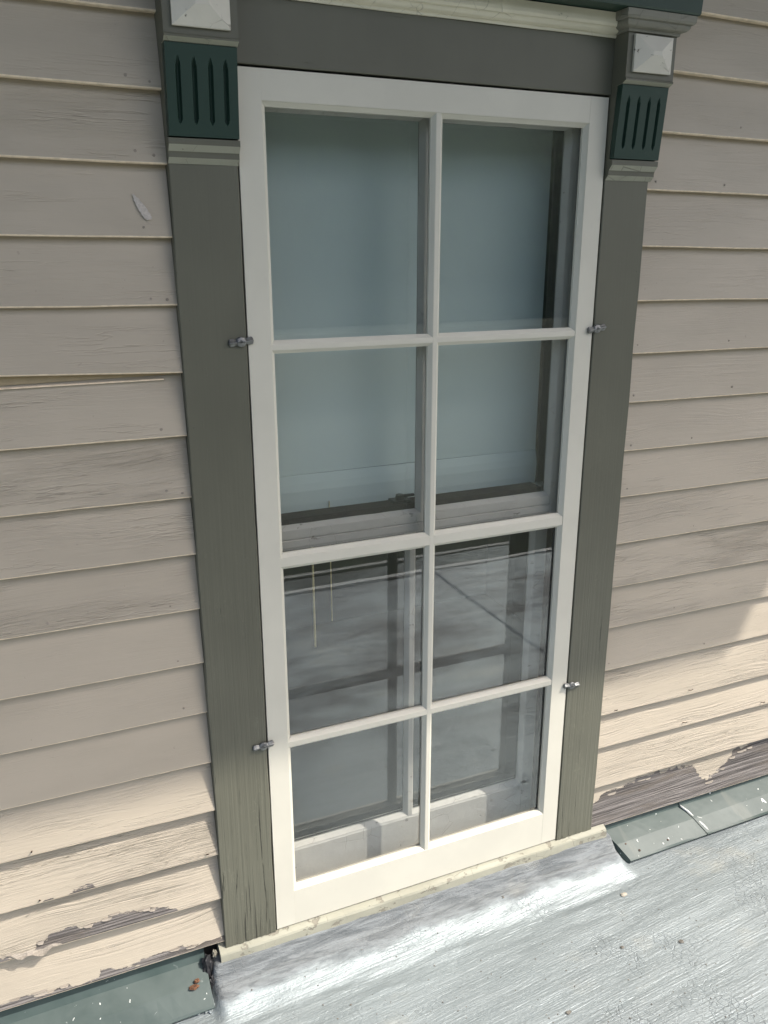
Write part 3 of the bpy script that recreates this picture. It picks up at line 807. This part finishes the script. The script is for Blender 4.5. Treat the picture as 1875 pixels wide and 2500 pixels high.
# ================================================================== flashings along the foot of the wall
def flashing(name, label, panels, ztop, nails):
    t = thing(name, (panels[0][0], -.03, ZD), label, 'flashing', 'metal flashings at the foot of the wall')
    for k, (x0, x1) in enumerate(panels):
        lift = -.0016 * k
        n = max(8, int((x1 - x0) / .03)); V = []; F = []
        prof = [(.024, ztop + .03), (.020, ztop - .004), (.012, ztop - .020), (-.030, (ztop - .02) * .5 + (ZD + .012) * .5 + .004), (-.068, ZD + .0135), (-.072, ZD + .0105), (-.072, ZD + .0085), (-.066, ZD + .0085)]
        for i in range(n + 1):
            x = x0 + (x1 - x0) * i / n
            for j, (y, z) in enumerate(prof):
                b = mnoise.noise(Vector((x * 6, j * .7, k))) * .0022
                sk = (.040 * max(0, min(1, (.02 - y) / .09))) if x0 > 0 else 0.0
                V.append((x + sk, y + lift - (b if j > 3 else 0) * .8, z + (b if j > 1 else 0) - lift))
        m = len(prof)
        for i in range(n):
            for j in range(m - 1): F.append((i * m + j, i * m + j + 1, (i + 1) * m + j + 1, (i + 1) * m + j))
        o = link('flashing_panel', mesh('flashing_panel', V, F), M['flash'], t)
        md = o.modifiers.new('thickness', 'SOLIDIFY'); md.thickness = .0012; md.offset = 0
    if panels[0][0] > 0:
        xe = panels[0][0]
        E_ = [(xe + .040 * max(0, min(1, (.02 - y) / .09)) + .001, y, z) for (y, z) in prof[1:6]]
        link('end_cap', mesh('end_cap', E_ + [(xe + .036, -.070, ZD - .01), (xe, .02, ZD - .01)], [tuple(range(7))]), M['flash'], t)
    for (x, f) in nails:
        y = .012 + (-.066 - .012) * f; z = (ztop - .020) + (ZD + .0135 - ztop + .02) * f
        bm = bmesh.new(); bmesh.ops.create_uvsphere(bm, u_segments=10, v_segments=6, radius=.0042, matrix=Matrix.Translation((x + .04 * f, y - .002, z + .002)) @ Matrix.Diagonal((1, 1, .55, 1)))
        link('nail_head', from_bm('nail_head', bm), M['nail'], t, True)
    return t
flL = flashing('flashing', 'speckled blue green metal flashing left of the window sill', [(-2.6, -.574)], -.010, [(-.63, .55), (-.95, .8)])
flR = flashing('flashing', 'stained green metal flashing with a lapped seam right of the window sill', [(.572, .872), (.855, 2.4)], -.018, [(.62, .86), (.725, .84), (.885, .62), (.60, .55)])
# sealant along the lapped seam
V = []
pts = [(.858, .010, -.034), (.872, -.008, -.046), (.884, -.028, -.060), (.897, -.050, -.074), (.904, -.064, -.083)]
tube('sealant', M['caulk'], flR, pts, [.003, .0045, .0035, .005, .003], 7)
# rust, and black lumps standing in for the dark gap, at the left flashing end
def lump(name, mat, parent, c, r, seed, sq=(1, 1, 1), sub=3):
    bm = bmesh.new(); bmesh.ops.create_icosphere(bm, subdivisions=sub, radius=1)
    for v in bm.verts:
        k = 1 + .45 * mnoise.noise(v.co * 2.2 + Vector((seed, 0, 0))) + .2 * mnoise.noise(v.co * 6 + Vector((seed, 5, 0)))
        v.co = Vector((c[0] + v.co.x * r * k * sq[0], c[1] + v.co.y * r * k * sq[1], c[2] + v.co.z * r * k * sq[2]))
    return link(name, from_bm(name, bm), mat, parent)
lump('rust_scab', M['rust'], flL, (-.610, -.034, -.052), .009, 1, (1.2, .7, .5))
lump('rust_scab', M['rust'], flL, (-.602, -.026, -.045), .006, 2, (1.0, .6, .8))
lump('gap_shade_lump', M['gap_black'], flL, (-.572, -.002, -.040), .022, 3, (.55, .6, 1.5))
lump('gap_shade_lump', M['gap_black'], flL, (-.566, -.020, -.070), .015, 4, (.6, .6, 1.1))
lump('sealant', M['deck'], flL, (-.588, -.045, -.094), .022, 5, (.9, 1.3, .30))
lump('sealant', M['deck'], flL, (-.606, -.058, -.092), .016, 6, (1.2, .8, .30))
lump('sealant', M['sill'], flL, (-.552, .006, -.016), .009, 7, (.6, .5, 1.2))

# ================================================================== eave overhead
ev = thing('roof_eave', (0, -.6, 2.87), 'overhanging roof eave above the window, shading the upper wall', 'eave')
D = 1.20; ZE = .445 + 2.0 * (D + .015); XE = .975 + 1.2 * (D + .015)
box('soffit', M['soffit'], ev, -7, XE - .02, -D + .02, .05, ZE + .02, ZE + .035, bev=0)
box('fascia', M['soffit'], ev, -7, XE, -D, -D + .02, ZE, ZE + .16, bev=.002)
box('rake_board', M['soffit'], ev, XE - .02, XE, -D + .021, .05, ZE, ZE + .16, bev=.002)
extrude_x('roof_slope', M['roofing'], ev, [(-D - .02, ZE + .162), (.05, ZE + .62), (.05, ZE + .65), (-D - .02, ZE + .19)], -7, XE + .02)
box('upper_wall', M['soffit'], wall, -7, 7, .02, .05, 2.865, 4.2, bev=0)

# ================================================================== chips and grit on the deck
def deck_z(x, y):
    i = int(np.argmin(np.abs(xs - x))); j = int(np.argmin(np.abs(ys - y))); return float(Z[i, j])
for k, (x, y, r, lab) in enumerate([(.517, -.161, .0075, 'small grey paint chip lying on the silver deck right of the sill'),
                                    (.548, -.344, .0060, 'dark chip lying on the silver deck near the picture right edge'),
                                    (.166, -.401, .0055, 'small dark chip on the silver deck at the bottom of the picture'),
                                    (.40, -.30, .0045, 'tiny grey chip in the middle of the silver deck')]):
    c = lump('paint_chip', M['chip'] if k == 0 else M['grit'], None, (x, y, deck_z(x, y) + r * .35), r, 30 + k, (1.25, .9, .35), 2)
    tag(c, lab, 'chip', 'loose chips on the roof deck')
gb = bmesh.new(); rg = random.Random(3)
for _ in range(420):
    x = rg.uniform(-.7, 1.5); y = rg.uniform(-.75, -.06); r = rg.uniform(.0006, .0019) * (1.4 if rg.random() < .1 else 1)
    if x < -.54 and y > -.1: continue
    if x > .56 and y > -.1: continue
    bmesh.ops.create_icosphere(gb, subdivisions=1, radius=r, matrix=Matrix.Translation((x, y, deck_z(x, y) + r * .4)) @ Matrix.Rotation(rg.uniform(0, 3), 4, 'Z') @ Matrix.Diagonal((1.5, .9, .6, 1)))
g = link('grit', from_bm('grit', gb), M['grit']); tag(g, 'scattered dark grit on the silver roof deck', 'grit', kind='stuff')

# ================================================================== unseen wooded slope, added to block the sky mirrored in the panes
hx = np.linspace(-260, 260, 60); hy = np.linspace(-62, -200, 14)
HV = [(float(x), float(y), float(-4.3 + (22.5 + 2.2 * math.sin(x * .021 + 1) + 1.2 * math.sin(x * .067)) * min(1, (-62 - y) / 10) ** .6)) for x in hx for y in hy]
HF = [(i * 14 + j, (i + 1) * 14 + j, (i + 1) * 14 + j + 1, i * 14 + j + 1) for i in range(59) for j in range(13)]
struct(link('added_hill', mesh('added_hill', HV, HF), M['leaf'], None, True))
